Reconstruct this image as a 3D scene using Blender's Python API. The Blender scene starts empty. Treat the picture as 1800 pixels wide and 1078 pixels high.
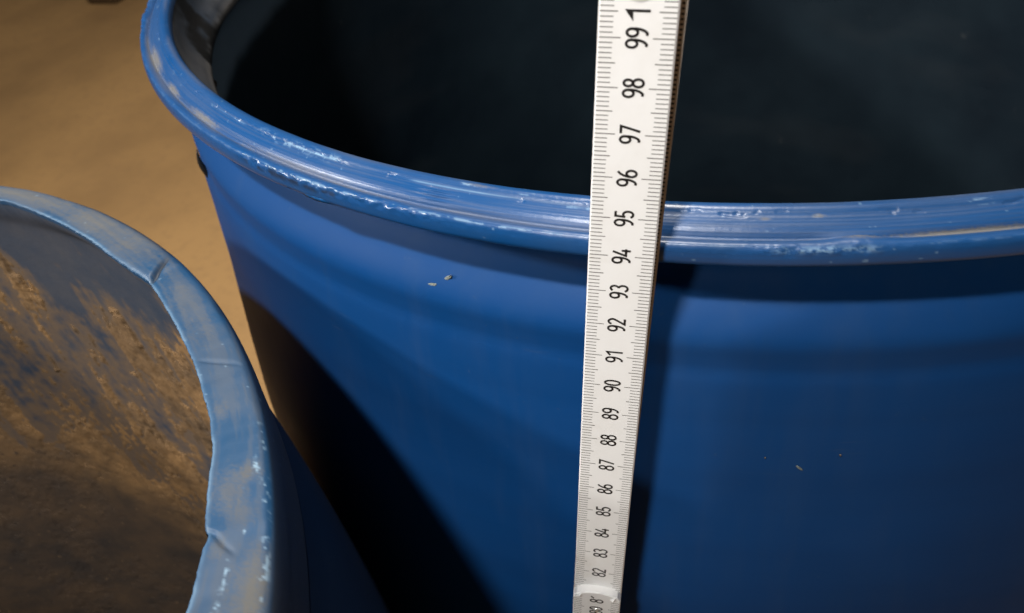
import bpy, math
import numpy as np
from mathutils import Matrix, Vector

scene = bpy.context.scene
COL = scene.collection
PI = math.pi

# ------------------------------------------------------------------ camera
CAM = (-0.018116, -0.426818, 1.082370)
R_ = (0.978488, 0.174739, -0.109669)
U_ = (-0.033732, 0.659948, 0.750554)
F_ = (-0.203526, 0.730708, -0.651646)
cam = bpy.data.cameras.new('camera')
cam.lens = 28.0
cam.sensor_width = 36.0
cam.clip_start = 0.005
cam.clip_end = 60.0
cam.dof.use_dof = True
cam.dof.focus_distance = 0.215
cam.dof.aperture_fstop = 20.0
camo = bpy.data.objects.new('camera', cam)
COL.objects.link(camo)
camo.matrix_world = Matrix(((R_[0], U_[0], -F_[0], CAM[0]), (R_[1], U_[1], -F_[1], CAM[1]),
                            (R_[2], U_[2], -F_[2], CAM[2]), (0, 0, 0, 1)))
scene.camera = camo

# ------------------------------------------------------------------ view, room ambience, lamps
scene.view_settings.view_transform = 'Standard'
scene.view_settings.look = 'None'
scene.view_settings.exposure = 0.0
scene.view_settings.gamma = 1.0
scene.view_settings.use_curve_mapping = False
w = bpy.data.worlds.new('World')
scene.world = w
w.use_nodes = True
wt = w.node_tree                                # dim room: fill light added from the right, darkness behind the viewer
tcw = wt.nodes.new('ShaderNodeTexCoord')
dot = wt.nodes.new('ShaderNodeVectorMath')
dot.operation = 'DOT_PRODUCT'
dot.inputs[1].default_value = (0.90, 0.35, 0.25)
wt.links.new(tcw.outputs['Generated'], dot.inputs[0])
rw = wt.nodes.new('ShaderNodeValToRGB')
rw.color_ramp.elements[0].position = 0.0
rw.color_ramp.elements[0].color = (0.017, 0.016, 0.016, 1)
rw.color_ramp.elements[1].position = 1.0
rw.color_ramp.elements[1].color = (0.105, 0.094, 0.082, 1)
wt.links.new(dot.outputs['Value'], rw.inputs['Fac'])
wt.links.new(rw.outputs['Color'], wt.nodes['Background'].inputs['Color'])
wt.nodes['Background'].inputs['Strength'].default_value = 1.0


def lamp(name, loc, watts, size, color, kind='POINT'):
    d = bpy.data.lights.new(name, kind)
    d.energy = watts
    d.shadow_soft_size = size
    d.color = color
    o = bpy.data.objects.new(name, d)
    o.location = loc
    COL.objects.link(o)
    return o


# the main lamp in front, narrowed to a cone, a lamp on the wall to the left, the ceiling lamp behind
for k in (-1, 0, 1):                                            # three spot cones side by side
    wl = lamp('key_lamp', (-0.242 + 0.906 * 0.042 * k, -0.788 - 0.423 * 0.042 * k, 1.831), 17.3, 0.028, (1.0, 0.975, 0.945), 'SPOT')
    wl.rotation_euler = Vector((-0.05, 0.75, -0.6595)).to_track_quat('-Z', 'Y').to_euler()
    wl.data.spot_size = 2 * math.radians(28.9)
    wl.data.spot_blend = 0.30  # cone edge shaped to imitate the viewer's own shadow at lower right
lamp('wall_lamp', (-1.327, -0.550, 1.596), 54.0, 0.050, (1.0, 0.96, 0.91))
lamp('ceiling_lamp', (-0.18, 0.30, 3.30), 200.0, 0.10, (1.0, 0.94, 0.86))
lamp('low_lamp', (-0.71, -1.79, 2.04), 30.0, 0.10, (1.0, 0.94, 0.87))

FLOOR = 0.0336


# ------------------------------------------------------------------ noise
def _hash(ix, iy, seed):
    n = (ix.astype(np.int64) * 374761393 + iy.astype(np.int64) * 668265263 + seed * 982451653) & 0x7fffffff
    n = ((n ^ (n >> 13)) * 1274126177) & 0x7fffffff
    n = (n ^ (n >> 16)) & 0xffff
    return n / 65535.0


def vnoise(x, y, seed=0):
    x = np.asarray(x, float); y = np.asarray(y, float)
    ix = np.floor(x); iy = np.floor(y)
    fx = x - ix; fy = y - iy
    fx = fx * fx * fx * (fx * (fx * 6 - 15) + 10); fy = fy * fy * fy * (fy * (fy * 6 - 15) + 10)
    a = _hash(ix, iy, seed); b = _hash(ix + 1, iy, seed)
    c = _hash(ix, iy + 1, seed); d = _hash(ix + 1, iy + 1, seed)
    return (a * (1 - fx) + b * fx) * (1 - fy) + (c * (1 - fx) + d * fx) * fy


def fbm(x, y, seed=0, oct=4, gain=0.5):
    s = 0.0; amp = 1.0; tot = 0.0
    for k in range(oct):
        s = s + amp * vnoise(np.asarray(x) * 2 ** k + 17.3 * k, np.asarray(y) * 2 ** k - 9.1 * k, seed + k)
        tot += amp; amp *= gain
    return s / tot


def sstep(a, b, x):
    t = np.clip((np.asarray(x, float) - a) / (b - a), 0, 1)
    return t * t * (3 - 2 * t)


# ------------------------------------------------------------------ materials
def mat(name):
    m = bpy.data.materials.new(name)
    m.use_nodes = True
    nt = m.node_tree
    return m, nt, nt.nodes['Principled BSDF']


def N(nt, typ, **kw):
    n = nt.nodes.new(typ)
    for k, v in kw.items():
        setattr(n, k, v)
    return n


def noise_node(nt, scale, detail=4, rough=0.55, vec=None, stretch=None):
    tc = N(nt, 'ShaderNodeTexCoord')
    src = tc.outputs['Object']
    if stretch:
        mp = N(nt, 'ShaderNodeMapping')
        mp.inputs['Scale'].default_value = stretch
        nt.links.new(src, mp.inputs['Vector'])
        src = mp.outputs['Vector']
    n = N(nt, 'ShaderNodeTexNoise')
    n.inputs['Scale'].default_value = scale
    n.inputs['Detail'].default_value = detail
    n.inputs['Roughness'].default_value = rough
    nt.links.new(src, n.inputs['Vector'])
    return n.outputs['Fac']


def ramp(nt, fac, stops):
    r = N(nt, 'ShaderNodeValToRGB')
    el = r.color_ramp.elements
    while len(el) < len(stops):
        el.new(0.5)
    for e, (p, c) in zip(el, stops):
        e.position = p
        e.color = (c[0], c[1], c[2], 1) if not isinstance(c, float) else (c, c, c, 1)
    nt.links.new(fac, r.inputs['Fac'])
    return r.outputs['Color']


def mixc(nt, fac, a, b):
    m = N(nt, 'ShaderNodeMix', data_type='RGBA')
    for sock, v in ((m.inputs[0], fac), (m.inputs[6], a), (m.inputs[7], b)):
        if hasattr(v, 'is_linked'):
            nt.links.new(v, sock)
        elif isinstance(v, (int, float)):
            sock.default_value = v
        else:
            sock.default_value = (*v, 1)
    return m.outputs[2]


def math_node(nt, op, a, b=None, clamp=False):
    m = N(nt, 'ShaderNodeMath', operation=op, use_clamp=clamp)
    for i, v in enumerate((a, b)):
        if v is None:
            continue
        if hasattr(v, 'is_linked'):
            nt.links.new(v, m.inputs[i])
        else:
            m.inputs[i].default_value = v
    return m.outputs[0]


def attr(nt, name):
    a = N(nt, 'ShaderNodeAttribute', attribute_name=name)
    return a.outputs['Fac']


def bump(nt, bsdf, height, strength, dist):
    b = N(nt, 'ShaderNodeBump')
    b.inputs['Strength'].default_value = strength
    b.inputs['Distance'].default_value = dist
    nt.links.new(height, b.inputs['Height'])
    nt.links.new(b.outputs['Normal'], bsdf.inputs['Normal'])


BLUE = (0.0038, 0.053, 0.192)

# smooth blue plastic of the big drum's wall, with a thin film of dust
m_wall, nt, bs = mat('blue_plastic_wall')
film = noise_node(nt, 9.0, 5, 0.6)
film2 = noise_node(nt, 60.0, 3, 0.6)
f = math_node(nt, 'MULTIPLY', ramp(nt, film, [(0.35, 0.0), (0.75, 1.0)]), 0.05)
f = math_node(nt, 'ADD', f, math_node(nt, 'MULTIPLY', ramp(nt, film2, [(0.45, 0.0), (0.8, 1.0)]), 0.025))
runs = noise_node(nt, 1.0, 5, 0.6, stretch=(70, 70, 5))
f = math_node(nt, 'ADD', f, math_node(nt, 'MULTIPLY', ramp(nt, runs, [(0.50, 0.0), (0.78, 1.0)]), 0.10))
hair = noise_node(nt, 1.0, 3, 0.5, stretch=(60, 60, 900))
hmask = noise_node(nt, 24.0, 3, 0.6)
hs = math_node(nt, 'MULTIPLY', ramp(nt, hair, [(0.64, 0.0), (0.72, 1.0)]), ramp(nt, hmask, [(0.55, 0.0), (0.68, 1.0)]))
f = math_node(nt, 'ADD', f, math_node(nt, 'MULTIPLY', hs, 0.16))
speck = noise_node(nt, 420.0, 2, 0.5)
f = math_node(nt, 'ADD', f, math_node(nt, 'MULTIPLY', ramp(nt, speck, [(0.72, 0.0), (0.78, 1.0)]), 0.12))
band = noise_node(nt, 1.0, 3, 0.5, stretch=(1.2, 1.2, 55))
bb = mixc(nt, ramp(nt, band, [(0.35, 0.0), (0.7, 1.0)]), (0.0034, 0.047, 0.172), BLUE)
c = mixc(nt, f, bb, (0.075, 0.110, 0.165))
nt.links.new(c, bs.inputs['Base Color'])
r = ramp(nt, film, [(0.3, 0.50), (0.7, 0.62)])
nt.links.new(r, bs.inputs['Roughness'])
bs.inputs['IOR'].default_value = 1.45
bs.inputs['Specular IOR Level'].default_value = 0.13
fine = noise_node(nt, 260.0, 3, 0.6)
bump(nt, bs, fine, 0.06, 0.0006)

# outer wall of the cut drum: blue plastic, colour darkened for the shade between the drums
m_wall2, nt, bs = mat('shaded_blue_plastic_wall')
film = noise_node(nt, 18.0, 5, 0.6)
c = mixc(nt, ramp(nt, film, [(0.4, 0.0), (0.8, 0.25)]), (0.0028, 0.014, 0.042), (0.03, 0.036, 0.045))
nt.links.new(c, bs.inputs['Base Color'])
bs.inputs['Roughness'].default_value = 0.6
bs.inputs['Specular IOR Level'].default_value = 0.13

# worn blue plastic with per-vertex wear: dirt, scuff (whitened scratches)
def worn(name, blue, rough, film_amt, film_col=(0.10, 0.13, 0.17), dirt_col=(0.118, 0.118, 0.120)):
    m, nt, bs = mat(name)
    film = noise_node(nt, 28.0, 5, 0.65)
    f = math_node(nt, 'MULTIPLY', ramp(nt, film, [(0.3, 0.0), (0.75, 1.0)]), film_amt)
    c = mixc(nt, f, blue, film_col)
    d = attr(nt, 'dirt_or_glint')
    c = mixc(nt, d, c, dirt_col)
    k = attr(nt, 'dark')
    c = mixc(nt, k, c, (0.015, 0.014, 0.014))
    s = attr(nt, 'scuff')
    c = mixc(nt, s, c, (0.30, 0.46, 0.60))
    nt.links.new(c, bs.inputs['Base Color'])
    r = math_node(nt, 'ADD', math_node(nt, 'MULTIPLY', d, 0.35), rough)
    r = math_node(nt, 'ADD', r, math_node(nt, 'MULTIPLY', film, 0.12))
    nt.links.new(r, bs.inputs['Roughness'])
    bs.inputs['IOR'].default_value = 1.5
    g = noise_node(nt, 900.0, 3, 0.6)
    bump(nt, bs, g, 0.10, 0.0004)
    return m


m_rim = worn('worn_blue_rim', (0.0042, 0.056, 0.185), 0.25, 0.14)
m_ring = worn('sawn_blue_shoulder', (0.007, 0.053, 0.132), 0.42, 0.20, (0.075, 0.097, 0.115), (0.092, 0.092, 0.089))

# inside of the big drum: dust above the ledge, much darker colour below an uneven line
m_in, nt, bs = mat('dusty_dark_inner_wall')
d = attr(nt, 'dark_below')
nz = noise_node(nt, 14.0, 5, 0.6)
dust = mixc(nt, ramp(nt, nz, [(0.35, 0.0), (0.7, 1.0)]), (0.030, 0.042, 0.062), (0.062, 0.061, 0.064))
dust = mixc(nt, attr(nt, 'pale_below'), dust, (0.20, 0.29, 0.38))  # lightened under the ledge in place of light missing there
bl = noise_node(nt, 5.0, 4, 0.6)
dark_tone = mixc(nt, ramp(nt, bl, [(0.35, 0.0), (0.7, 1.0)]), (0.0035, 0.0090, 0.016), (0.0140, 0.0265, 0.037))
c = mixc(nt, d, dust, dark_tone)
c = mixc(nt, attr(nt, 'dirt_or_glint'), c, (0.34, 0.32, 0.30))
c = mixc(nt, attr(nt, 'dark'), c, (0.008, 0.008, 0.008))
nt.links.new(c, bs.inputs['Base Color'])
bs.inputs['Roughness'].default_value = 0.55
bs.inputs['Specular IOR Level'].default_value = 0.3
bump(nt, bs, noise_node(nt, 90.0, 4, 0.6), 0.15, 0.001)

# inside of the cut drum
m_in2, nt, bs = mat('stained_inner_wall')
nz = noise_node(nt, 30.0, 5, 0.6)
c = mixc(nt, ramp(nt, nz, [(0.3, 0.0), (0.75, 1.0)]), (0.020, 0.036, 0.066), (0.060, 0.062, 0.074))
st = attr(nt, 'stain')
c = mixc(nt, math_node(nt, 'MULTIPLY', st, 0.85), c, (0.135, 0.090, 0.054))
nt.links.new(c, bs.inputs['Base Color'])
bs.inputs['Roughness'].default_value = 0.65
bump(nt, bs, noise_node(nt, 300.0, 4, 0.6), 0.2, 0.0008)

# dried mud
m_mud, nt, bs = mat('dried_mud')
a = noise_node(nt, 38.0, 6, 0.65)
b = noise_node(nt, 210.0, 5, 0.7)
c = mixc(nt, ramp(nt, a, [(0.32, 0.0), (0.66, 1.0)]), (0.085, 0.058, 0.036), (0.250, 0.145, 0.062))
c = mixc(nt, ramp(nt, b, [(0.60, 0.0), (0.72, 1.0)]), c, (0.050, 0.034, 0.024))
c = mixc(nt, attr(nt, 'deep_shade'), c, (0.027, 0.026, 0.028))  # dark colour standing for shade deep in the drum
c = mixc(nt, attr(nt, 'grit'), c, (0.36, 0.23, 0.12))
nt.links.new(c, bs.inputs['Base Color'])
bs.inputs['Roughness'].default_value = 0.85
bs.inputs['Specular IOR Level'].default_value = 0.2
bump(nt, bs, noise_node(nt, 500.0, 6, 0.65), 0.22, 0.0007)

# floor
m_floor, nt, bs = mat('dusty_brown_floor')
a = noise_node(nt, 1.9, 4, 0.5, stretch=(1.2, 1.0, 1.0))
b = noise_node(nt, 45.0, 5, 0.65)
c = mixc(nt, ramp(nt, a, [(0.36, 0.0), (0.60, 1.0)]), (0.36, 0.209, 0.084), (0.52, 0.305, 0.121))
c = mixc(nt, ramp(nt, b, [(0.5, 0.0), (0.9, 1.0)]), c, (0.36, 0.21, 0.09))
g = noise_node(nt, 160.0, 4, 0.7)
c = mixc(nt, ramp(nt, g, [(0.66, 0.0), (0.74, 0.6)]), c, (0.55, 0.40, 0.24))
nt.links.new(c, bs.inputs['Base Color'])
bs.inputs['Roughness'].default_value = 0.8
bump(nt, bs, b, 0.05, 0.002)

# ruler
m_paint, nt, bs = mat('white_rule_paint')
a = noise_node(nt, 120.0, 4, 0.6)
c = mixc(nt, ramp(nt, a, [(0.45, 0.0), (0.85, 1.0)]), (0.875, 0.872, 0.862), (0.83, 0.82, 0.80))
g = noise_node(nt, 48.0, 5, 0.65)
c = mixc(nt, ramp(nt, g, [(0.58, 0.0), (0.82, 0.55)]), c, (0.62, 0.585, 0.53))
nt.links.new(c, bs.inputs['Base Color'])
bs.inputs['Roughness'].default_value = 0.38
m_edge, nt, bs = mat('rule_edge')
a = noise_node(nt, 300.0, 4, 0.6)
c = mixc(nt, ramp(nt, a, [(0.35, 0.0), (0.7, 1.0)]), (0.58, 0.50, 0.42), (0.72, 0.64, 0.56))
nt.links.new(c, bs.inputs['Base Color'])
bs.inputs['Roughness'].default_value = 0.6
m_ink, nt, bs = mat('black_rule_ink')
bs.inputs['Base Color'].default_value = (0.012, 0.011, 0.011, 1)
bs.inputs['Roughness'].default_value = 0.45
m_inkfine, nt, bs = mat('thin_rule_ink')
bs.inputs['Base Color'].default_value = (0.045, 0.036, 0.028, 1)
bs.inputs['Roughness'].default_value = 0.5
m_rivet, nt, bs = mat('rivet_metal')
bs.inputs['Base Color'].default_value = (0.78, 0.76, 0.72, 1)
bs.inputs['Metallic'].default_value = 0.7
bs.inputs['Roughness'].default_value = 0.3

m_tar, nt, bs = mat('black_sealant')
bs.inputs['Base Color'].default_value = (0.008, 0.007, 0.006, 1)
bs.inputs['Roughness'].default_value = 0.55
m_shave, nt, bs = mat('pale_plastic_shaving')
bs.inputs['Base Color'].default_value = (0.22, 0.24, 0.215, 1)
bs.inputs['Roughness'].default_value = 0.5
m_curl, nt, bs = mat('blue_plastic_burr')
bs.inputs['Base Color'].default_value = (0.010, 0.085, 0.25, 1)
bs.inputs['Roughness'].default_value = 0.3
m_flake, nt, bs = mat('dirt_flake')
bs.inputs['Base Color'].default_value = (0.13, 0.10, 0.075, 1)
bs.inputs['Roughness'].default_value = 0.8
m_wood, nt, bs = mat('dark_wood')
a = noise_node(nt, 12.0, 4, 0.6, stretch=(1, 8, 8))
c = mixc(nt, a, (0.05, 0.028, 0.012), (0.12, 0.07, 0.03))
nt.links.new(c, bs.inputs['Base Color'])
bs.inputs['Roughness'].default_value = 0.7


# ------------------------------------------------------------------ mesh helpers
def link(name, me, m=None, parent=None, smooth=False):
    o = bpy.data.objects.new(name, me)
    COL.objects.link(o)
    if m is not None:
        for q in (m if isinstance(m, (list, tuple)) else [m]):
            me.materials.append(q)
    if parent is not None:
        o.parent = parent
    if smooth:
        me.polygons.foreach_set('use_smooth', [True] * len(me.polygons))
    return o


def tag(o, label=None, cat=None, kind=None, group=None):
    for k, v in (('label', label), ('category', cat), ('kind', kind), ('group', group)):
        if v:
            o[k] = v
    return o


def empty(name, loc):
    o = bpy.data.objects.new(name, None)
    o.location = loc
    o.empty_display_size = 0.1
    COL.objects.link(o)
    return o


def grid(name, X, Y, Z, m, parent, closed=False, attrs=None, flip=False):
    """X, Y, Z are (rows, columns); columns run round the drum, closed joins the last to the first"""
    nr, nc = X.shape
    V = np.stack([X, Y, Z], -1).reshape(-1, 3)
    I = np.arange(nr * nc).reshape(nr, nc)
    if closed:
        I = np.concatenate([I, I[:, :1]], 1)
    q = np.stack([I[:-1, :-1], I[:-1, 1:], I[1:, 1:], I[1:, :-1]], -1).reshape(-1, 4)
    if flip:
        q = q[:, ::-1]
    me = bpy.data.meshes.new(name)
    me.vertices.add(len(V)); me.vertices.foreach_set('co', V.astype(np.float32).ravel())
    me.loops.add(q.size); me.loops.foreach_set('vertex_index', q.astype(np.int32).ravel())
    me.polygons.add(len(q))
    me.polygons.foreach_set('loop_start', np.arange(0, q.size, 4, dtype=np.int32))
    me.polygons.foreach_set('loop_total', np.full(len(q), 4, np.int32))
    me.update(calc_edges=True)
    for k, v in (attrs or {}).items():
        a = me.attributes.new(k, 'FLOAT', 'POINT')
        a.data.foreach_set('value', np.clip(v, 0, 1).astype(np.float32).ravel())
    me.validate()
    return link(name, me, m, parent, smooth=True)


def resample(pts, n, sub=8):
    """smooth (Catmull-Rom) resampling of a profile [(r, z), ...] to n points evenly spaced"""
    p = np.array(pts, float)
    e = np.vstack([2 * p[0] - p[1], p, 2 * p[-1] - p[-2]])
    out = []
    for i in range(1, len(e) - 2):
        for t in np.linspace(0, 1, sub, endpoint=False):
            a, b, c_, d_ = e[i - 1], e[i], e[i + 1], e[i + 2]
            out.append(0.5 * (2 * b + (c_ - a) * t + (2 * a - 5 * b + 4 * c_ - d_) * t * t + (3 * b - a - 3 * c_ + d_) * t ** 3))
    out.append(p[-1])
    out = np.array(out)
    s = np.r_[0, np.cumsum(np.hypot(*np.diff(out, axis=0).T))]
    t = np.linspace(0, s[-1], n)
    return np.stack([np.interp(t, s, out[:, 0]), np.interp(t, s, out[:, 1])], 1), t


def angles(a0, a1, fine, coarse=160):
    """angles round a full circle, finely spaced between a0 and a1 (degrees)"""
    f = np.linspace(a0, a1, fine)
    c_ = np.linspace(a1, a0 + 360, coarse)[1:-1]
    return np.radians(np.r_[f, c_])


def blob(A, V, a, v, da, dv, seed=0, rag=0.5):
    """soft ragged spot in (angle degrees, arc along profile metres)"""
    dd = ((A - a + 180) % 360 - 180) / da
    ee = (V - v) / dv
    n = fbm(A * 9.0, V * 2600.0, seed, 3)
    return np.clip(1.25 - np.sqrt(dd * dd + ee * ee) + (n - 0.5) * 2 * rag, 0, 1)


def poly_prism(name, pts, z0, z1, m, parent, M=None):
    """extruded outline; pts in (x, y)"""
    n = len(pts)
    V = [(x, y, z0) for x, y in pts] + [(x, y, z1) for x, y in pts]
    F = [list(range(n))[::-1], list(range(n, 2 * n))] + [[i, (i + 1) % n, n + (i + 1) % n, n + i] for i in range(n)]
    me = bpy.data.meshes.new(name)
    me.from_pydata(V, [], F)
    me.update()
    return link(name, me, m, parent)


# ------------------------------------------------------------------ floor
me = bpy.data.meshes.new('floor')
S = 9.0
me.from_pydata([(-S, -S, FLOOR), (S, -S, FLOOR), (S, S, FLOOR), (-S, S, FLOOR)], [], [(0, 1, 2, 3)])
fl = link('floor', me, m_floor)
tag(fl, kind='structure')

import bmesh

# ------------------------------------------------------------------ big drum
drum = empty('plastic_drum', (0, 0, FLOOR))
tag(drum, 'large open blue plastic drum with a thick rounded scuffed rim, behind the folding rule', 'drum')
DZ = -FLOOR                                   # children are in the drum's own frame


def warp_r(A):
    return 0.0006 * np.sin(2 * A + 0.4) + 0.0004 * np.sin(3 * A + 1.7)


# outer wall
prof = [(0.2575, 0.9520), (0.2574, 0.9475), (0.2605, 0.9435), (0.2655, 0.9392), (0.2692, 0.9345), (0.2705, 0.9312), (0.2704, 0.9290),
        (0.27015, 0.9245), (0.2702, 0.9208), (0.2711, 0.9180), (0.2720, 0.9110), (0.2728, 0.9000), (0.2742, 0.8855),
        (0.2760, 0.8660), (0.2790, 0.8425), (0.2815, 0.8230), (0.2830, 0.8100), (0.2865, 0.7700), (0.2885, 0.7000),
        (0.2892, 0.5000), (0.2880, 0.2500), (0.2840, 0.1200), (0.2700, 0.0600), (0.2550, 0.0420), (0.2400, FLOOR)]
P, t = resample(prof, 420)
A = angles(150, 300, 420)
V, AA = np.meshgrid(t, A, indexing='ij')
Rr = P[:, 0][:, None] + warp_r(AA)
arc = AA * 0.27
Rr = Rr + 0.0007 * (fbm(arc * 14, V * 14, 3, 3) - 0.5) * sstep(0.0, 0.03, V)
Z = np.repeat(P[:, 1][:, None], len(A), 1) + DZ
body = grid('outer_wall', Rr * np.cos(AA), Rr * np.sin(AA), Z, m_wall, drum, True, flip=True)

# rim: from inside edge over the crown, crease, groove, lower bead, underside, into the neck
rp = [(0.2633, 0.9660), (0.2631, 0.9690), (0.2635, 0.9714), (0.2646, 0.9725), (0.2660, 0.9728), (0.2672, 0.9724),
      (0.2680, 0.97175), (0.2690, 0.9712), (0.2705, 0.9703), (0.2716, 0.9694), (0.2723, 0.9685), (0.2728, 0.9680), (0.2738, 0.9684),
      (0.2752, 0.9688), (0.2762, 0.9684), (0.2768, 0.9672), (0.2771, 0.9655), (0.2770, 0.9640), (0.2764, 0.9630), (0.2752, 0.9625),
      (0.2735, 0.9622), (0.2700, 0.9612), (0.2660, 0.9595), (0.2615, 0.9565), (0.2585, 0.9530), (0.2576, 0.9500)]
P, t = resample(rp, 170)
kz = lambda z0, r0: t[np.argmin((P[:, 0] - r0) ** 2 + (P[:, 1] - z0) ** 2)]
v_crown = kz(0.9728, 0.2660); v_crease = kz(0.97175, 0.2680); v_groove = kz(0.9680, 0.2728)
v_bead = kz(0.9684, 0.2762); v_bot = kz(0.9630, 0.2764)
A = angles(165, 292, 1900, 260)
V, AA = np.meshgrid(t, A, indexing='ij')
D = np.degrees(AA)
arc = AA * 0.272
# outward normal of the profile
T = np.gradient(P, axis=0); T /= np.hypot(T[:, 0], T[:, 1])[:, None]
Nr, Nz = -T[:, 1], T[:, 0]
if Nz[np.argmax(P[:, 1])] < 0:
    Nr, Nz = -Nr, -Nz
dis = 0.00016 * (fbm(arc * 60, V * 60, 11, 4) - 0.5)
# the groove wanders and is squashed in places
wob = 0.0005 * (fbm(arc * 30, arc * 0, 12, 3) - 0.5)
gr = np.exp(-((V - v_groove - 2 * wob) / 0.0006) ** 2)
dis -= 0.00022 * gr * (0.4 + fbm(arc * 40, V * 0, 13, 3))
# fine circumferential scratches
str_ = fbm(arc * 25, V * 4200, 14, 3)
dis += 0.00006 * (str_ - 0.5)
ridge = sstep(v_crease + 0.0004, v_crease + 0.0010, V) * (1 - sstep(v_groove - 0.0016, v_groove - 0.0008, V))
dis += 0.000028 * ridge * np.sin((V - v_crease) * 2 * PI / 0.00085)
# chewed, burred lower bead: strongest left of the rule
chew = sstep(236, 239, D) * (1 - sstep(249, 256, D)) + 0.55 * sstep(269, 271, D) * (1 - sstep(275, 277, D)) + 0.18
on_bead = np.exp(-((V - v_bead - 0.0004) / 0.0016) ** 2)
cn = fbm(arc * 330, V * 500, 15, 4)
dis += on_bead * chew * 0.0010 * (cn - 0.45)
# ragged nicks at the far left
far = sstep(180, 186, D) * (1 - sstep(206, 212, D))
dis += far * np.exp(-((V - v_bead) / 0.0022) ** 2) * 0.0016 * (fbm(arc * 260, V * 300, 16, 3) - 0.5)
# squashed spot by the clump of dirt
dent = np.exp(-(((D - 274.4) / 1.3) ** 2) - ((V - v_groove - 0.0006) / 0.0018) ** 2)
dis += 0.0011 * dent
# vertical rippled dent in the crown
rip = np.exp(-(((D - 252.6) / 1.0) ** 2) - ((V - v_crease - 0.0022) / 0.0022) ** 2)
dis += 0.0004 * rip * np.sin(V * 5200)
# nicks along the crease
nk = np.exp(-((V - v_crease) / 0.0008) ** 2) * sstep(0.60, 0.72, fbm(arc * 300, V * 700, 18, 3))
dis -= 0.00025 * nk
Rr = P[:, 0][:, None] + warp_r(AA) + dis * Nr[:, None]
Z = P[:, 1][:, None] + dis * Nz[:, None] + DZ
scuff = 0 * V
# scuffed crease on the left
z1 = sstep(236.5, 238, D) * (1 - sstep(244.5, 246, D))
scuff += z1 * np.exp(-((V - v_crease + 0.0002) / 0.0011) ** 2) * sstep(0.54, 0.66, fbm(arc * 500, V * 1700, 20, 5, 0.6))
scuff += 0.9 * np.exp(-((V - v_crease) / 0.00025) ** 2) * sstep(0.40, 0.62, fbm(arc * 60, V * 0, 21, 3)) * sstep(228, 240, D) * (1 - sstep(258, 262, D))
# burred edge of the lower bead
scuff += np.exp(-((V - v_bead + 0.0001) / 0.00032) ** 2) * sstep(0.46, 0.62, fbm(arc * 330, V * 900, 22, 5, 0.6)) * (0.25 + 0.9 * sstep(236, 240, D) * (1 - sstep(256, 264, D)))
scuff += sstep(270.2, 271.2, D) * (1 - sstep(274.6, 275.8, D)) * np.exp(-((V - v_bead - 0.0006) / 0.0007) ** 2) * sstep(0.46, 0.62, fbm(arc * 600, V * 1500, 23, 5, 0.6))
# bottom edge catches wear as well
scuff += 0.5 * np.exp(-((V - v_bot) / 0.00035) ** 2) * sstep(0.35, 0.6, fbm(arc * 40, V * 0, 24, 3))
# single scratches
for a, v, da, dv, s in ((280.3, v_crown + 0.0016, 0.55, 0.0010, 31), (272.7, v_crease + 0.0006, 0.22, 0.0004, 32), (230.6, v_crease + 0.0001, 0.25, 0.0003, 33),
                        (222.0, v_crease + 0.0012, 0.4, 0.0006, 34), (214.0, v_crease + 0.0006, 0.5, 0.0006, 35), (205.0, v_crease + 0.001, 0.5, 0.0006, 36),
                        (254.0, v_crown + 0.0006, 0.7, 0.0004, 37), (258.0, v_crown + 0.001, 0.6, 0.0005, 38), (261.0, v_crease + 0.0006, 0.9, 0.0005, 39),
                        (266.0, v_crown + 0.0003, 1.2, 0.0003, 40), (283.0, v_crown + 0.0005, 0.5, 0.0003, 41)):
    scuff += blob(D, V, a, v, da, dv, s, 0.7) * sstep(0.45, 0.65, fbm(arc * 300, V * 2500, s, 3))
sp = fbm(arc * 700, V * 700, 25, 2)
scuff += 0.6 * sstep(0.88, 0.94, sp)
dirt_or_glint = 0 * V
dirt_or_glint += 0.62 * np.exp(-((V - v_groove - 2 * wob - 0.0002) / 0.0005) ** 2) * sstep(0.25, 0.7, fbm(arc * 35, V * 200, 26, 4))
dirt_or_glint += 0.34 * np.exp(-((V - v_groove - 0.0012) / 0.0016) ** 2) * sstep(0.42, 0.66, fbm(arc * 22, V * 180, 27, 4))
dirt_or_glint += 0.30 * np.exp(-((V - v_crown + 0.0010) / 0.0012) ** 2) * sstep(0.35, 0.65, fbm(arc * 30, V * 250, 28, 4))
dirt_or_glint += 0.14 * sstep(0.42, 0.62, str_) * sstep(v_crown, v_crease, V) * (1 - sstep(v_groove, v_bead, V))
for a, v, da, dv, s, k in ((217.0, v_groove - 0.0016, 3.0, 0.0022, 42, .95), (224.0, v_groove - 0.0012, 1.6, 0.0013, 43, .95), (230.5, v_groove - 0.0010, 2.4, 0.0012, 44, .85),
                           (274.6, v_groove + 0.0006, 1.0, 0.0013, 45, .85), (280.0, v_groove - 0.0004, 4.0, 0.0007, 46, .95), (272.7, v_crease + 0.0005, 0.3, 0.0005, 47, .8),
                           (270.2, v_crease + 0.0012, 0.3, 0.0004, 48, .7), (255.0, v_crown + 0.0004, 1.0, 0.0006, 49, .5), (241.5, v_groove - 0.0006, 5.0, 0.0012, 50, .55)):
    dirt_or_glint += k * blob(D, V, a, v, da, dv, s, 0.45)
dark = on_bead * chew * sstep(0.40, 0.30, cn) * 0.0 + 0.7 * sstep(236, 239, D) * (1 - sstep(247, 250, D)) * np.exp(-((V - v_bead - 0.0016) / 0.0012) ** 2) * sstep(0.52, 0.64, fbm(arc * 150, V * 350, 29, 4))
rim = grid('rim', Rr * np.cos(AA), Rr * np.sin(AA), Z, m_rim, drum, True, attrs={'dirt_or_glint': dirt_or_glint, 'scuff': scuff * 0.42, 'dark': dark}, flip=False)

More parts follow.
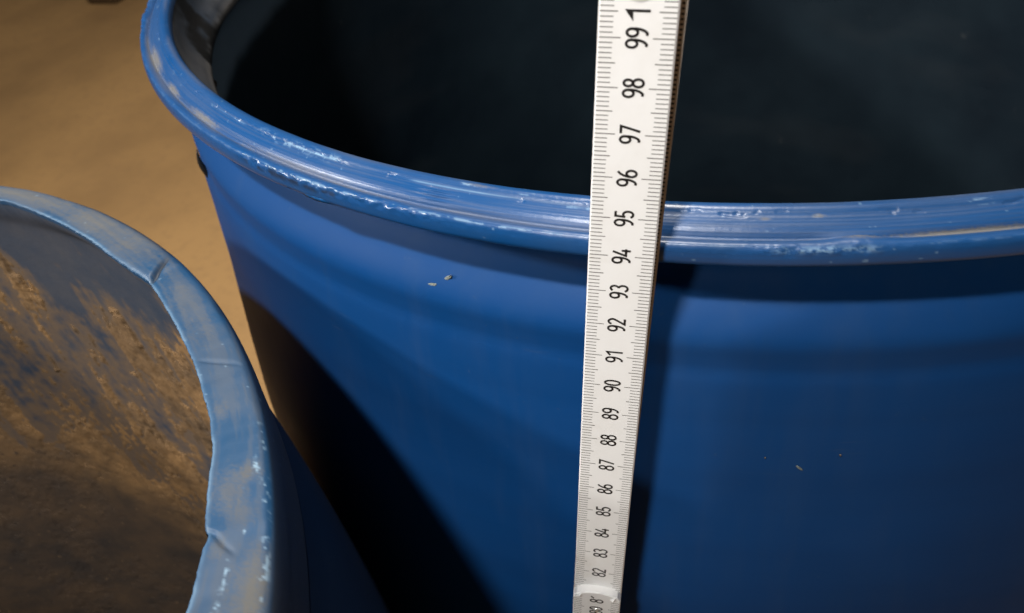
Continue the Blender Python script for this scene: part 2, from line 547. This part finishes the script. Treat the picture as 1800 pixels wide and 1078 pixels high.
# inside wall: ledge below the rim, wall, bottom
ip = [(0.0, 0.0500), (0.20, 0.0500), (0.2500, 0.0560), (0.2700, 0.1000), (0.2770, 0.2500), (0.2785, 0.5000), (0.2775, 0.7000), (0.2740, 0.8100),
      (0.2690, 0.8660), (0.2655, 0.9000), (0.2640, 0.9250), (0.2615, 0.9360), (0.2570, 0.9420), (0.2546, 0.9448), (0.2546, 0.9464), (0.2558, 0.9500), (0.2585, 0.9545), (0.2606, 0.9580), (0.2622, 0.9635), (0.2630, 0.9688)]
P, t = resample(ip, 420)
A = angles(20, 230, 700, 200)
V, AA = np.meshgrid(t, A, indexing='ij')
D = np.degrees(AA); arc = AA * 0.26
Zp = np.repeat(P[:, 1][:, None], len(A), 1)
Rr = P[:, 0][:, None] + warp_r(AA) * (P[:, 0][:, None] > 0.2) + 0.0008 * (fbm(arc * 30, V * 30, 61, 4) - 0.5) * (P[:, 0][:, None] > 0.2)
dark_line = 0.912 + 0.010 * np.clip((190 - D) / 20.0, -1, 1) + 0.008 * (fbm(arc * 22, Zp * 22, 62, 4) - 0.5)  # uneven line below which the wall colour turns darker
low_mask = sstep(0.005, -0.005, Zp - dark_line)
pale_below = 1 - sstep(0.9405, 0.9440, Zp)
dirt_or_glint = 0.9 * np.exp(-((Zp - 0.9460) / 0.0018) ** 2) * sstep(0.1, 0.4, fbm(arc * 40, Zp * 60, 63, 4))  # highlight along the ledge crest, painted as a pale line
dirt_or_glint += 0.12 * sstep(0.55, 0.75, fbm(arc * 24, Zp * 70, 64, 4)) * (1 - low_mask)
dirt_or_glint += 0.08 * sstep(0.88, 0.94, fbm(arc * 120, Zp * 120, 65, 3)) * low_mask
dirt_or_glint += 0.015 * sstep(0.50, 0.80, fbm(arc * 10, Zp * 26, 67, 4)) * low_mask
dark = sstep(0.58, 0.70, fbm(arc * 45, Zp * 80, 66, 4)) * sstep(0.940, 0.946, Zp) * sstep(192, 197, D) * (1 - sstep(212, 218, D))
grid('inner_wall', Rr * np.cos(AA), Rr * np.sin(AA), Zp + DZ, m_in, drum, True, attrs={'dark_below': low_mask, 'dirt_or_glint': dirt_or_glint, 'dark': dark, 'pale_below': pale_below}, flip=False)


def on_drum(ang, r, z, off=0.0):
    a = math.radians(ang)
    return Vector(((r + off) * math.cos(a), (r + off) * math.sin(a), z + DZ))


def flake(name, parent, ang, r, z, la, lz, m, rot=0.0, lift=0.0006, seed=1, thick=0.00012):
    """small ragged chip lying on the drum's wall"""
    rng = np.random.default_rng(seed)
    a = math.radians(ang)
    er = Vector((math.cos(a), math.sin(a), 0)); et = Vector((-math.sin(a), math.cos(a), 0)); ez = Vector((0, 0, 1))
    n = 14
    c0 = on_drum(ang, r, z)
    top = []; bot = []
    for k in range(n):
        th = 2 * PI * k / n
        q = 0.65 + 0.5 * rng.random()
        x, y = la * q * math.cos(th), lz * q * math.sin(th)
        x, y = x * math.cos(rot) - y * math.sin(rot), x * math.sin(rot) + y * math.cos(rot)
        p = c0 + et * x + ez * y
        top.append(p + er * (thick + lift * rng.random())); bot.append(p - er * 0.0003)
    V = [tuple(v) for v in bot + top] + [tuple(c0 + er * (thick + lift))]
    F = [[k, (k + 1) % n, n + (k + 1) % n, n + k] for k in range(n)] + [[n + k, n + (k + 1) % n, 2 * n] for k in range(n)]
    me = bpy.data.meshes.new(name); me.from_pydata(V, [], F); me.update()
    return link(name, me, m, parent, smooth=False)


flake('shaving', drum, 251.5, 0.2671, 0.9379, 0.0024, 0.0006, m_shave, 0.75, 0.0002, 3)
flake('shaving', drum, 250.4, 0.2688, 0.9352, 0.0018, 0.0005, m_shave, 0.3, 0.0002, 4)
flake('shaving', drum, 273.81, 0.2741, 0.8864, 0.0013, 0.0003, m_shave, -0.7, 0.0001, 5)
flake('shaving', drum, 251.31, 0.2755, 0.8716, 0.0003, 0.0003, m_shave, 0, 0.0001, 6)
flake('dirt_speck', drum, 271.73, 0.2738, 0.8902, 0.0002, 0.0002, m_flake, 0, 0.0001, 7)
flake('dirt_speck', drum, 276.0, 0.2742, 0.8925, 0.0003, 0.0002, m_flake, 0, 0.0001, 8)


def strip(name, parent, pts, width, thick, m):
    """thin curled strip through pts [(angle, r, z)], width along z"""
    V = []; F = []
    for k, (a, r, z) in enumerate(pts):
        wd = width * math.sin(PI * (k + 0.6) / (len(pts) + 0.2))
        for dz, dr in ((wd, 0), (wd, thick), (-wd, thick), (-wd, 0)):
            V.append(tuple(on_drum(a, r + dr, z + dz)))
    n = len(pts)
    for k in range(n - 1):
        b = 4 * k
        for i in range(4):
            F.append([b + i, b + (i + 1) % 4, b + 4 + (i + 1) % 4, b + 4 + i])
    F += [[3, 2, 1, 0], [4 * n - 4, 4 * n - 3, 4 * n - 2, 4 * n - 1]]
    me = bpy.data.meshes.new(name); me.from_pydata(V, [], F); me.update()
    return link(name, me, m, parent, smooth=True)


def curl(a0, a1, r, z0, z1, amp, seed, width=0.0005):
    rng = np.random.default_rng(seed)
    n = 26
    pts = []
    for k in range(n):
        u = k / (n - 1)
        pts.append((a0 + (a1 - a0) * u, r + amp * math.sin(PI * u) * (0.8 + 0.4 * rng.random()), z0 + (z1 - z0) * u + 0.0004 * math.sin(7 * u + seed)))
    return strip('burr', rim, pts, width, 0.0003, m_curl)


curl(239.2, 244.2, 0.2766, 0.9662, 0.9640, 0.0008, 1, 0.0010)
curl(241.8, 246.6, 0.2768, 0.9650, 0.9630, 0.0006, 2, 0.0009)

# black sealant drip on the far left of the neck
rng = np.random.default_rng(5)
V = []; F = []
nl, nn = 10, 10
for i in range(nl):
    u = i / (nl - 1)
    rad = 0.0014 * (math.sin(PI * min(1, u * 0.93 + 0.05)) ** 0.7) * (0.55 + 0.9 * u)
    for j in range(nn):
        th = 2 * PI * j / nn
        a = math.radians(217.8) + rad * math.cos(th) / 0.27
        V.append(tuple(on_drum(math.degrees(a), 0.2716 + rad * 0.9 * math.sin(th) + 0.0008 * math.sin(5 * u), 0.9310 - 0.017 * u)))
for i in range(nl - 1):
    for j in range(nn):
        F.append([i * nn + j, i * nn + (j + 1) % nn, (i + 1) * nn + (j + 1) % nn, (i + 1) * nn + j])
F += [list(range(nn))[::-1], list(range((nl - 1) * nn, nl * nn))]
me = bpy.data.meshes.new('sealant_drip'); me.from_pydata(V, [], F); me.update()
link('sealant_drip', me, m_tar, drum, smooth=True)

# flakes of dried dirt clinging inside, just under the ledge
for k, (a, z, la, lz) in enumerate(((201.0, 0.925, 0.0035, 0.004), (203.5, 0.921, 0.003, 0.005), (205.5, 0.918, 0.003, 0.003))):
    aa = math.radians(a)
    rng = np.random.default_rng(70 + k)
    er = Vector((-math.cos(aa), -math.sin(aa), 0)); et = Vector((-math.sin(aa), math.cos(aa), 0))
    c0 = on_drum(a, 0.2640, z)
    V = []
    n = 10
    for j in range(n):
        th = 2 * PI * j / n; q = 0.6 + 0.6 * rng.random()
        V.append(tuple(c0 + et * la * q * math.cos(th) + Vector((0, 0, lz * q * math.sin(th))) + er * (0.001 + 0.003 * rng.random())))
    for j in range(n):
        V.append(tuple(Vector(V[j]) - er * 0.002))
    F = [list(range(n)), list(range(n, 2 * n))[::-1]] + [[j, (j + 1) % n, n + (j + 1) % n, n + j] for j in range(n)]
    me = bpy.data.meshes.new('dirt_flake'); me.from_pydata(V, [], F); me.update()
    link('dirt_flake', me, m_flake, drum)

# ------------------------------------------------------------------ cut-open drum
C2 = (-0.328, -0.432)
cut = empty('plastic_drum', (C2[0], C2[1], FLOOR))
tag(cut, 'smaller blue plastic drum, its top sawn out and dried brown mud caked inside', 'drum')
# sawn edge: radius by angle (degrees), measured round the visible arc
ca = np.array([18.5, 19.8, 21.5, 22.9, 23.7, 24.2, 26.0, 28.0, 30.0, 33.2, 36.0, 39.2, 42.5, 46.5, 51.7, 54.8, 58.5, 62.0, 65.4, 69.5, 73.5, 76.5, 79.0])
cr = np.array([222.3, 223.0, 223.9, 224.6, 225.9, 224.7, 224.9, 225.5, 226.9, 227.3, 226.9, 227.0, 226.7, 226.9, 227.9, 226.4, 225.9, 226.6, 227.2, 228.1, 229.3, 230.5, 230.3]) / 1000
A = angles(2, 122, 900, 260)
D = np.degrees(A)
rag = 0.2262 + 0.004 * (fbm(A * 3.0, A * 0, 80, 3) - 0.5) + 0.0012 * (fbm(A * 30, A * 0, 81, 3) - 0.5)
wgt = sstep(10, 18.5, D) * (1 - sstep(79, 90, D))
RC = rag * (1 - wgt) + np.interp(D, ca, cr) * wgt + 0.0004 * (fbm(A * 160, A * 0, 82, 3) - 0.5)
ZC = 0.9330 + 0.0006 * (fbm(A * 20, A * 0, 83, 3) - 0.5)
# shoulder: s = 0 at the sawn inner bottom edge ... 1 down the outside
base = [(0.0002, -0.0022), (0.0001, -0.0012), (0.0, -0.0004), (0.0004, 0.0), (0.0030, 0.0001), (0.0060, 0.0), (0.0090, -0.0001), (0.0116, -0.0003), (0.0129, -0.0008),
        (0.0139, -0.0021), (0.0145, -0.0045), (0.0146, -0.0090), (0.0144, -0.0140), (0.0142, -0.0220), (0.0140, -0.0300)]
P, t = resample(base, 90)
V, AA = np.meshgrid(t, A, indexing='ij')
D = np.degrees(AA); arc = AA * 0.235
outer = 0.2410                                                   # outside radius is round, the sawn edge is not
frac = np.clip(P[:, 0] / 0.0145, -0.05, 1.02)[:, None]
Rr = RC[None, :] + frac * (outer - RC)[None, :] + warp_r(AA)
Z = ZC[None, :] + P[:, 1][:, None] + DZ
v_edge = t[np.argmin(np.abs(P[:, 0] - 0.0004) + np.abs(P[:, 1]))]
v_mid = t[np.argmin(np.abs(P[:, 0] - 0.0060))]
v_out = t[np.argmin(np.abs(P[:, 0] - 0.0129) + np.abs(P[:, 1] + 0.0008))]
face = sstep(v_edge - 0.0005, v_edge + 0.001, V)
dz = 0.0007 * (fbm(arc * 45, V * 90, 84, 4) - 0.5) * face
def crease(a, slope, v, ln, wd, depth):
    q = ((D - a) - slope * (V - v) * 1000)
    return -depth * np.exp(-(q / wd) ** 2) * np.exp(-(((V - v) / ln) ** 4))
dz = dz + crease(52.3, 0.18, v_mid, 0.0060, 0.30, 0.0016)
dz = dz + 0.0009 * sstep(51.4, 52.3, D) * (1 - sstep(53.5, 58, D)) * face
dz = dz + crease(38.2, -0.20, v_mid + 0.001, 0.005, 0.22, 0.0006)
dz = dz + crease(23.2, -0.30, v_mid - 0.003, 0.0035, 0.18, 0.0009)
Z = Z + dz * np.clip(1.0 - (V - v_mid) / 0.012, 0, 1)
dirt_or_glint = 0.16 * sstep(0.40, 0.62, fbm(arc * 60, V * 60, 85, 5)) * face
dirt_or_glint += 0.20 * sstep(0.45, 0.60, fbm(arc * 30 + V * 200, V * 700 - arc * 60, 86, 4)) * face
for a, v, da, dv, s, k in ((26.5, v_mid - 0.001, 1.6, 0.0035, 87, .62), (24.6, v_mid + 0.002, 1.0, 0.0028, 88, .45), (22.8, v_mid - 0.0030, 0.9, 0.0016, 89, .6), (27.6, v_mid + 0.0035, 0.8, 0.003, 90, .6),
                           (46.0, v_mid + 0.0005, 5.0, 0.0045, 91, .40), (62.0, v_mid + 0.002, 9.0, 0.006, 92, .60), (76.0, v_mid + 0.002, 8.0, 0.007, 93, .75), (33.5, v_edge + 0.003, 1.0, 0.002, 94, .5),
                           (19.5, v_mid + 0.0045, 2.6, 0.0036, 95, .62), (16.5, v_mid + 0.004, 2.0, 0.004, 96, .62), (15.0, v_mid, 3.0, 0.003, 97, .4)):
    dirt_or_glint += k * blob(D, V, a, v, da, dv, s, 0.55)
scuff = 0.36 * np.exp(-((V - v_edge) / 0.00045) ** 2) * (0.45 + 0.55 * sstep(0.35, 0.6, fbm(arc * 90, V * 0, 98, 4)))
scuff += 0.7 * np.exp(-((V - v_out + 0.0003) / 0.0008) ** 2) * sstep(0.58, 0.72, fbm(arc * 700, V * 1300, 99, 4, 0.6)) * (1 - sstep(28, 34, D))
for a, v, da, dv, s in ((19.9, v_mid - 0.0005, 0.35, 0.0008, 100), (20.9, v_mid - 0.0004, 0.8, 0.0004, 101), (19.0, v_mid - 0.001, 0.4, 0.0007, 102), (27.9, v_mid + 0.005, 0.5, 0.0008, 103), (23.3, v_mid + 0.002, 0.15, 0.0004, 104)):
    scuff += 0.8 * blob(D, V, a, v, da, dv, s, 0.8) * sstep(0.40, 0.60, fbm(arc * 500, V * 1500, s, 4, 0.6))
scuff += 0.5 * sstep(0.90, 0.95, fbm(arc * 700, V * 700, 105, 2)) * face
dark = 0.8 * np.exp(-(((D - 52.3) - 0.18 * (V - v_mid) * 1000) / 0.28) ** 2) * np.exp(-(((V - v_mid) / 0.006) ** 4))
dark += 0.5 * np.exp(-((V - v_out - 0.001) / 0.0018) ** 2) * sstep(0.50, 0.68, fbm(arc * 60, V * 120, 106, 4)) * sstep(30, 36, D)
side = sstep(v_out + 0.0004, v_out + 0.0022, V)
dirt_or_glint = dirt_or_glint * (1 - side)
dark = np.maximum(dark, 0.80 * side)  # shade on the outer side, painted in through the dark mask
grid('shoulder', Rr * np.cos(AA), Rr * np.sin(AA), Z, m_ring, cut, True, attrs={'dirt_or_glint': dirt_or_glint, 'scuff': scuff * 0.75, 'dark': dark}, flip=True)
# outer wall
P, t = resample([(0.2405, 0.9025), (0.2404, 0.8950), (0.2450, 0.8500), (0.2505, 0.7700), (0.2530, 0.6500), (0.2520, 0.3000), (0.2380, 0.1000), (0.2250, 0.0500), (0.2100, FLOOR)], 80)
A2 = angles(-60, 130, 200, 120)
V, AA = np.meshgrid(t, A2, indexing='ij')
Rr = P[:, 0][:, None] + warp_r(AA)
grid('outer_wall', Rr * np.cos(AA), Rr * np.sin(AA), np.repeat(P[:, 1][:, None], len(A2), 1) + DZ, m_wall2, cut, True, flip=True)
# inside wall and the mud on it
def mud_field(Dg, Zg):
    """how thickly the mud sits at each spot: below 0 the wall is bare, 1 is caked on"""
    arc = np.radians(Dg) * 0.233
    edge = np.interp(Dg, [40, 55, 60, 65, 70, 75, 79, 82, 88, 100, 150], [0.860, 0.880, 0.898, 0.893, 0.884, 0.893, 0.880, 0.908, 0.915, 0.915, 0.90])
    wv = fbm(arc * 30, Zg * 30, 110, 4) - 0.5
    shade_line = np.interp(Dg, [40, 60, 75, 80.5, 87, 93, 97, 102, 120, 150], [0.55, 0.60, 0.66, 0.70, 0.745, 0.765, 0.785, 0.80, 0.80, 0.80])
    da = arc - Zg * 0.06                                         # the mud ran down the wall
    db = Zg + arc * 0.06
    diag = fbm(da * 110, db * 15, 116, 5, 0.58)
    patch = fbm(da * 34, db * 13, 117, 6, 0.60)
    rag_ = fbm(arc * 210, Zg * 210, 118, 5, 0.65)
    lump = fbm(arc * 120, Zg * 120, 112, 5)
    bare = sstep(-0.03, 0.012, Zg - edge - 0.03 * wv)            # 1 where the wall stayed clean
    m_ = 0.36 + 2.3 * (patch - 0.5) + 2.0 * (diag - 0.5) + 1.3 * (rag_ - 0.5) - 1.3 * bare + 1.0 * sstep(0.05, -0.06, Zg - shade_line)
    return arc, da, db, wv, shade_line, diag, lump, m_


P, t = resample([(0.0, 0.0480), (0.18, 0.0480), (0.2200, 0.0560), (0.2320, 0.1000), (0.2355, 0.3000), (0.2358, 0.6000), (0.2352, 0.8500), (0.2345, 0.9050), (0.2325, 0.9240), (0.2300, 0.9310)], 900)
A2 = angles(20, 140, 800, 160)
V, AA = np.meshgrid(t, A2, indexing='ij')
Rr = P[:, 0][:, None] + warp_r(AA) * (P[:, 0][:, None] > .2)
top = sstep(0.918, 0.9310, P[:, 1])[:, None]
RCi = np.interp(np.degrees(A2) % 360, np.degrees(A) % 360, RC, period=360)
Rr = Rr * (1 - top) + (RCi[None, :] + 0.0003) * top
Zw = np.repeat(P[:, 1][:, None], len(A2), 1)
stain = sstep(-0.75, 0.15, mud_field(np.degrees(AA), Zw)[-1])
grid('inner_wall', Rr * np.cos(AA), Rr * np.sin(AA), Zw + DZ, m_in2, cut, True, attrs={'stain': stain}, flip=False)
# crust of dried mud: a skin that stands proud of the wall where it is caked on and sinks behind it where the wall is bare
zz = np.linspace(0.30, 0.924, 1000)
dg = np.linspace(40, 150, 1000)
Zg, Dg = np.meshgrid(zz, dg, indexing='ij')
arc, da, db, wv, shade_line, diag, lump, m_ = mud_field(Dg, Zg)
crack = sstep(0.030, 0.0, np.abs(fbm(da * 50, db * 22, 114, 4) - 0.5))
th = np.clip(m_, -0.6, 1.3) * 0.0008 + sstep(0.05, 0.6, m_) * (1 - 0.85 * sstep(0.02, -0.05, Zg - shade_line)) * (0.0009 * (lump - 0.4) + 0.0015 * (diag - 0.4) - 0.0007 * crack)
th = np.clip(th, -0.0012, 0.006)
Ri = np.interp(Zg, P[:, 1][180:], P[:, 0][180:])
tp = sstep(0.918, 0.9310, Zg)
Ri = Ri * (1 - tp) + (np.interp(Dg, np.degrees(A) % 360, RC, period=360) + 0.0003) * tp
Rm = Ri - th
deep_shade = 0.72 * sstep(0.03, -0.09, Zg - shade_line - 0.08 * wv)  # shadow in the lower drum, painted into the mud colour
grit = sstep(0.90, 0.95, fbm(arc * 520, Zg * 520, 115, 2))
grid('dried_mud', Rm * np.cos(np.radians(Dg)), Rm * np.sin(np.radians(Dg)), Zg + DZ, m_mud, cut, False, attrs={'deep_shade': deep_shade, 'grit': grit * 0.8}, flip=False)

# ------------------------------------------------------------------ folding rule
rule = bpy.data.objects.new('folding_rule', None)
COL.objects.link(rule)
rule.empty_display_size = 0.1
Mr = ((0.997378, -0.003399, 0.072288), (-0.003399, 0.995595, 0.093698), (-0.072288, -0.093698, 0.992973))
rule.matrix_world = Matrix([(*Mr[0], -0.0991525), (*Mr[1], -0.368855), (*Mr[2], 0.0353716), (0, 0, 0, 1)])
tag(rule, 'white folding rule with black centimetre numbers standing upright against the big drum', 'ruler')
W = 0.01531
TH = 0.0029


def arc_pts(cx, cy, rx, ry, a0, a1, n=18):
    return [(cx + rx * math.cos(math.radians(a0 + (a1 - a0) * k / n)), cy + ry * math.sin(math.radians(a0 + (a1 - a0) * k / n))) for k in range(n + 1)]


DIG = {
    '0': [arc_pts(.225, .5, .17, .44, 0, 360, 36)],
    '1': [[(.06, .74), (.285, .93), (.285, .03)]],
    '2': [arc_pts(.22, .72, .17, .225, 165, -25, 22) + [(.06, .06), (.42, .06)]],
    '3': [arc_pts(.20, .735, .165, .21, 150, -80, 20), arc_pts(.20, .285, .19, .24, 85, -155, 24)],
    '4': [[(.27, .96), (.03, .27), (.44, .27)], [(.33, .50), (.33, .03)]],
    '5': [[(.39, .94), (.12, .94), (.085, .50)] + arc_pts(.215, .305, .18, .25, 130, -150, 26)],
    '6': [arc_pts(.225, .29, .17, .24, 0, 360, 32), [(.055, .30), (.065, .45), (.12, .66), (.21, .83), (.33, .96)]],
    '7': [[(.04, .94), (.41, .94), (.16, .03)]],
    '8': [arc_pts(.225, .74, .15, .205, 0, 360, 30), arc_pts(.225, .285, .18, .235, 0, 360, 32)],
    '9': [arc_pts(.225, .71, .17, .24, 0, 360, 32)] + [arc_pts(.14, .60, .255, .56, 12, -78, 18) + [(.10, .07)]],
    "'": [[(.05, .72), (.26, .93)]],
}


def strokes_mesh(name, text, H, pitch, sw, center, y, m, parent):
    """flat numerals; text runs up the rule, tops of the digits towards its left edge"""
    V = []; F = []
    total = pitch * (len(text) - 1) + 0.45 * H
    for i, ch in enumerate(text):
        for path in DIG[ch]:
            p = np.array(path, float) * H
            closed = np.hypot(*(p[0] - p[-1])) < 1e-6
            n = len(p)
            L = []; Rg = []
            for k in range(n):
                if closed:
                    d = p[(k + 1) % (n - 1)] - p[(k - 1) % (n - 1)]
                    mit = 1.0
                else:
                    d0 = p[k] - p[k - 1] if k else p[1] - p[0]
                    d1 = p[k + 1] - p[k] if k < n - 1 else p[-1] - p[-2]
                    d0 = d0 / np.hypot(*d0); d1 = d1 / np.hypot(*d1)
                    d = d0 + d1
                    mit = min(2.2, 1.0 / max(0.4, math.sqrt(max(0, (1 + d0 @ d1) / 2))))
                d = d / np.hypot(*d)
                nn_ = np.array([-d[1], d[0]]) * sw / 2 * mit
                L.append(p[k] + nn_); Rg.append(p[k] - nn_)
            b = len(V)
            for q in L + Rg:
                up = q[0] + pitch * i - total / 2           # along the rule
                x = (H / 2 - q[1])                          # top of digit to the left
                V.append((x, y, center + up))
            for k in range(n - 1):
                F.append([b + k, b + n + k, b + n + k + 1, b + k + 1])
    me = bpy.data.meshes.new(name); me.from_pydata(V, [], F); me.update()
    return link(name, me, m, parent)


def quad(V, F, a, b_, c_, d_):
    n = len(V)
    V += [a, b_, c_, d_]
    F.append([n, n + 1, n + 2, n + 3])


def make_section(k, yf):
    """one leaf of the rule between joints; yf is the depth of its printed face"""
    z0 = 0.005 + 0.199 * 0 if k == 0 else JOINT[k - 1] - 0.0085
    z1 = JOINT[k] + 0.0085
    n = 14
    out = []
    def endarc(zc, s):
        pts = []
        for j in range(n + 1):
            u = -1 + 2 * j / n
            pts.append((u * W / 2, zc - s * 0.0022 * u * u - s * (0.0012 * max(0, abs(u) - 0.88) / 0.12)))
        return pts
    top = endarc(z1, 1)
    bot = endarc(z0, -1)[::-1] if k else [(W / 2, 0.0), (-W / 2, 0.0)]
    out = top[::-1] + bot[::-1]                              # right-top ... left-top, left-bottom ... right-bottom
    V = []; F = []; mi = []
    m_ = len(out)
    cx = 0; czm = (z0 + z1) / 2
    be = 0.00035
    def inset(x, z):
        return (x * (1 - be / (W / 2)), z - math.copysign(be, z - czm))
    for x, z in out:
        V.append((x, yf + be, z))
    for x, z in out:
        V.append((*inset(x, z)[:1], yf, inset(x, z)[1]))
    for x, z in out:
        V.append((x, yf + TH, z))
    F.append(list(range(m_, 2 * m_))); mi.append(0)
    for i in range(m_):
        j = (i + 1) % m_
        F.append([i, j, m_ + j, m_ + i]); mi.append(0)
        F.append([2 * m_ + i, 2 * m_ + j, j, i])
        mi.append(1 if abs(out[i][0] - out[j][0]) < 1e-5 else 0)
    F.append(list(range(2 * m_, 3 * m_))[::-1]); mi.append(0)
    me = bpy.data.meshes.new('section')
    me.from_pydata(V, [], F)
    for q, i_ in zip(me.polygons, mi):
        q.material_index = i_
    me.update()
    import bmesh
    bm = bmesh.new(); bm.from_mesh(me)
    bmesh.ops.recalc_face_normals(bm, faces=bm.faces)
    bm.to_mesh(me); bm.free()
    sec = link('section', me, [m_paint, m_edge], rule)
    # scale marks: every millimetre on both edges, turned a little way over the sides
    V = []; F = []
    mm0 = int(math.ceil((z0 + 0.003) * 1000)); mm1 = int(math.floor((z1 - 0.0038) * 1000))
    if k < len(JOINT) - 1 or True:
        # what the next leaf in front covers is not printed
        if k > 0:
            mm0 = int(math.ceil((JOINT[k - 1] + 0.0093) * 1000)) if k >= 1 and False else mm0
    e = 0.00004
    for mm in range(mm0, mm1 + 1):
        z = mm / 1000.0
        ln = 0.0042 if mm % 10 == 0 else (0.0034 if mm % 5 == 0 else 0.0026)
        hw = 0.000085 if mm % 5 else 0.000095
        x = W / 2 - be
        quad(V, F, (-x, yf - e, z - hw), (-x + ln, yf - e, z - hw), (-x + ln, yf - e, z + hw), (-x, yf - e, z + hw))
        quad(V, F, (x - ln, yf - e, z - hw), (x, yf - e, z - hw), (x, yf - e, z + hw), (x - ln, yf - e, z + hw))
        for s in (-1, 1):
            xs = s * (W / 2 + e)
            quad(V, F, (xs, yf + 0.0004, z - 0.00026), (xs, yf + 0.00105, z - 0.00026), (xs, yf + 0.00105, z + 0.00026), (xs, yf + 0.0004, z + 0.00026))
    me = bpy.data.meshes.new('scale_marks'); me.from_pydata(V, [], F); me.update()
    link('scale_marks', me, m_inkfine, sec)
    return sec


JOINT = [0.006 + 0.1995 * k for k in range(1, 6)]
JOINT = [0.2035, 0.4035, 0.6045, 0.8048, 1.0003]
sections = []
for k in range(5):
    sections.append(make_section(k, -0.0030 * (4 - k)))
sec4, sec3 = sections[4], sections[3]
for cm in range(82, 100):
    strokes_mesh('numeral', str(cm), 0.0044, 0.00215, 0.00054, cm / 100.0, -0.00005, m_ink, sec4)
strokes_mesh('numeral', '1', 0.0048, 0.002, 0.00055, 0.9949, -0.00005, m_ink, sec4)
# filled flag of the bold 1
me = bpy.data.meshes.new('numeral_flag')
me.from_pydata([(-0.0023, -0.00007, 0.9950), (-0.0009, -0.00007, 0.9932), (-0.0010, -0.00007, 0.9950)], [], [(0, 1, 2)])
me.update()
link('numeral_flag', me, m_ink, sec4)
for cm in range(66, 80):
    strokes_mesh('numeral', str(cm), 0.0044, 0.00215, 0.00054, cm / 100.0, -0.00305, m_ink, sec3)
strokes_mesh('numeral', "8'", 0.0044, 0.00215, 0.00054, 0.81, -0.00305, m_ink, sec3)
strokes_mesh('numeral', "80", 0.0044, 0.00215, 0.00054, 0.8037, -0.00305, m_ink, sec3)


# the next leaf is folded down behind this one and stands out a little on the right
import bmesh
bm = bmesh.new()
bmesh.ops.create_cube(bm, size=1.0)
bmesh.ops.scale(bm, vec=(W, 0.0019, 0.2165), verts=bm.verts)
bmesh.ops.bevel(bm, geom=[e for e in bm.edges if abs(e.verts[0].co.z - e.verts[1].co.z) > 0.1], offset=0.0003, segments=2, affect='EDGES')
bmesh.ops.translate(bm, vec=(0.0015, 0.00400, 0.9020), verts=bm.verts)
for v in bm.verts:
    v.co.x -= (1.0 - v.co.z) * 0.010
me = bpy.data.meshes.new('section'); bm.to_mesh(me); bm.free()
back = link('section', me, m_edge, rule)
V = []; F = []
for mm in range(800, 1008):
    z = mm / 1000.0
    xa, xb = W / 2 + 0.0004 - (1.0 - z) * 0.010, W / 2 + 0.0010 - (1.0 - z) * 0.010
    quad(V, F, (xa, 0.00300, z - 0.00022), (xb, 0.00300, z - 0.00022), (xb, 0.00300, z + 0.00022), (xa, 0.00300, z + 0.00022))
me = bpy.data.meshes.new('scale_marks'); me.from_pydata(V, [], F); me.update()
link('scale_marks', me, m_ink, back)


def disc(name, zc, y, r, m, parent, dome=0.0004):
    V = [(0, y - dome, zc)]; F = []
    n = 28
    for q, yy in ((0.55, y - dome * 0.8), (0.85, y - dome * 0.35), (1.0, y)):
        for j in range(n):
            V.append((q * r * math.cos(2 * PI * j / n), yy, zc + q * r * math.sin(2 * PI * j / n)))
    for j in range(n):
        F.append([0, 1 + j, 1 + (j + 1) % n])
        for rr in range(2):
            F.append([1 + rr * n + j, 1 + (rr + 1) * n + j, 1 + (rr + 1) * n + (j + 1) % n, 1 + rr * n + (j + 1) % n])
    me = bpy.data.meshes.new(name); me.from_pydata(V, [], F); me.update()
    return link(name, me, m, parent, smooth=True)


disc('rivet', 1.0001, -0.0001, 0.0033, m_paint, sec4, 0.0005)
disc('rivet', 0.8040, -0.0031, 0.0009, m_rivet, sec3, 0.0006)
# moulded stop lugs near the end of the lower leaf
for x, z in ((-0.0057, 0.8112), (0.0052, 0.8112)):
    V = [(x - 0.0011, -0.0030, z - 0.0006), (x + 0.0011, -0.0030, z - 0.0006), (x + 0.0009, -0.0030, z + 0.0009), (x, -0.0039, z - 0.0002)]
    me = bpy.data.meshes.new('stop_lug'); me.from_pydata(V, [], [(0, 1, 3), (1, 2, 3), (2, 0, 3)]); me.update()
    link('stop_lug', me, m_paint, sec3)

# ------------------------------------------------------------------ dark wooden block far back on the floor
me = bpy.data.meshes.new('wooden_block')
import bmesh
bm = bmesh.new()
bmesh.ops.create_cube(bm, size=1.0)
bmesh.ops.scale(bm, vec=(0.15, 0.28, 0.09), verts=bm.verts)
bmesh.ops.bevel(bm, geom=list(bm.edges), offset=0.008, segments=2, affect='EDGES')
bm.to_mesh(me); bm.free()
wb = link('wooden_block', me, m_wood)
wb.location = (-2.43, 2.72, FLOOR + 0.045)
wb.rotation_euler = (0, 0, -0.11)
tag(wb, 'dark brown block lying on the floor at the top edge, behind the big drum', 'block')
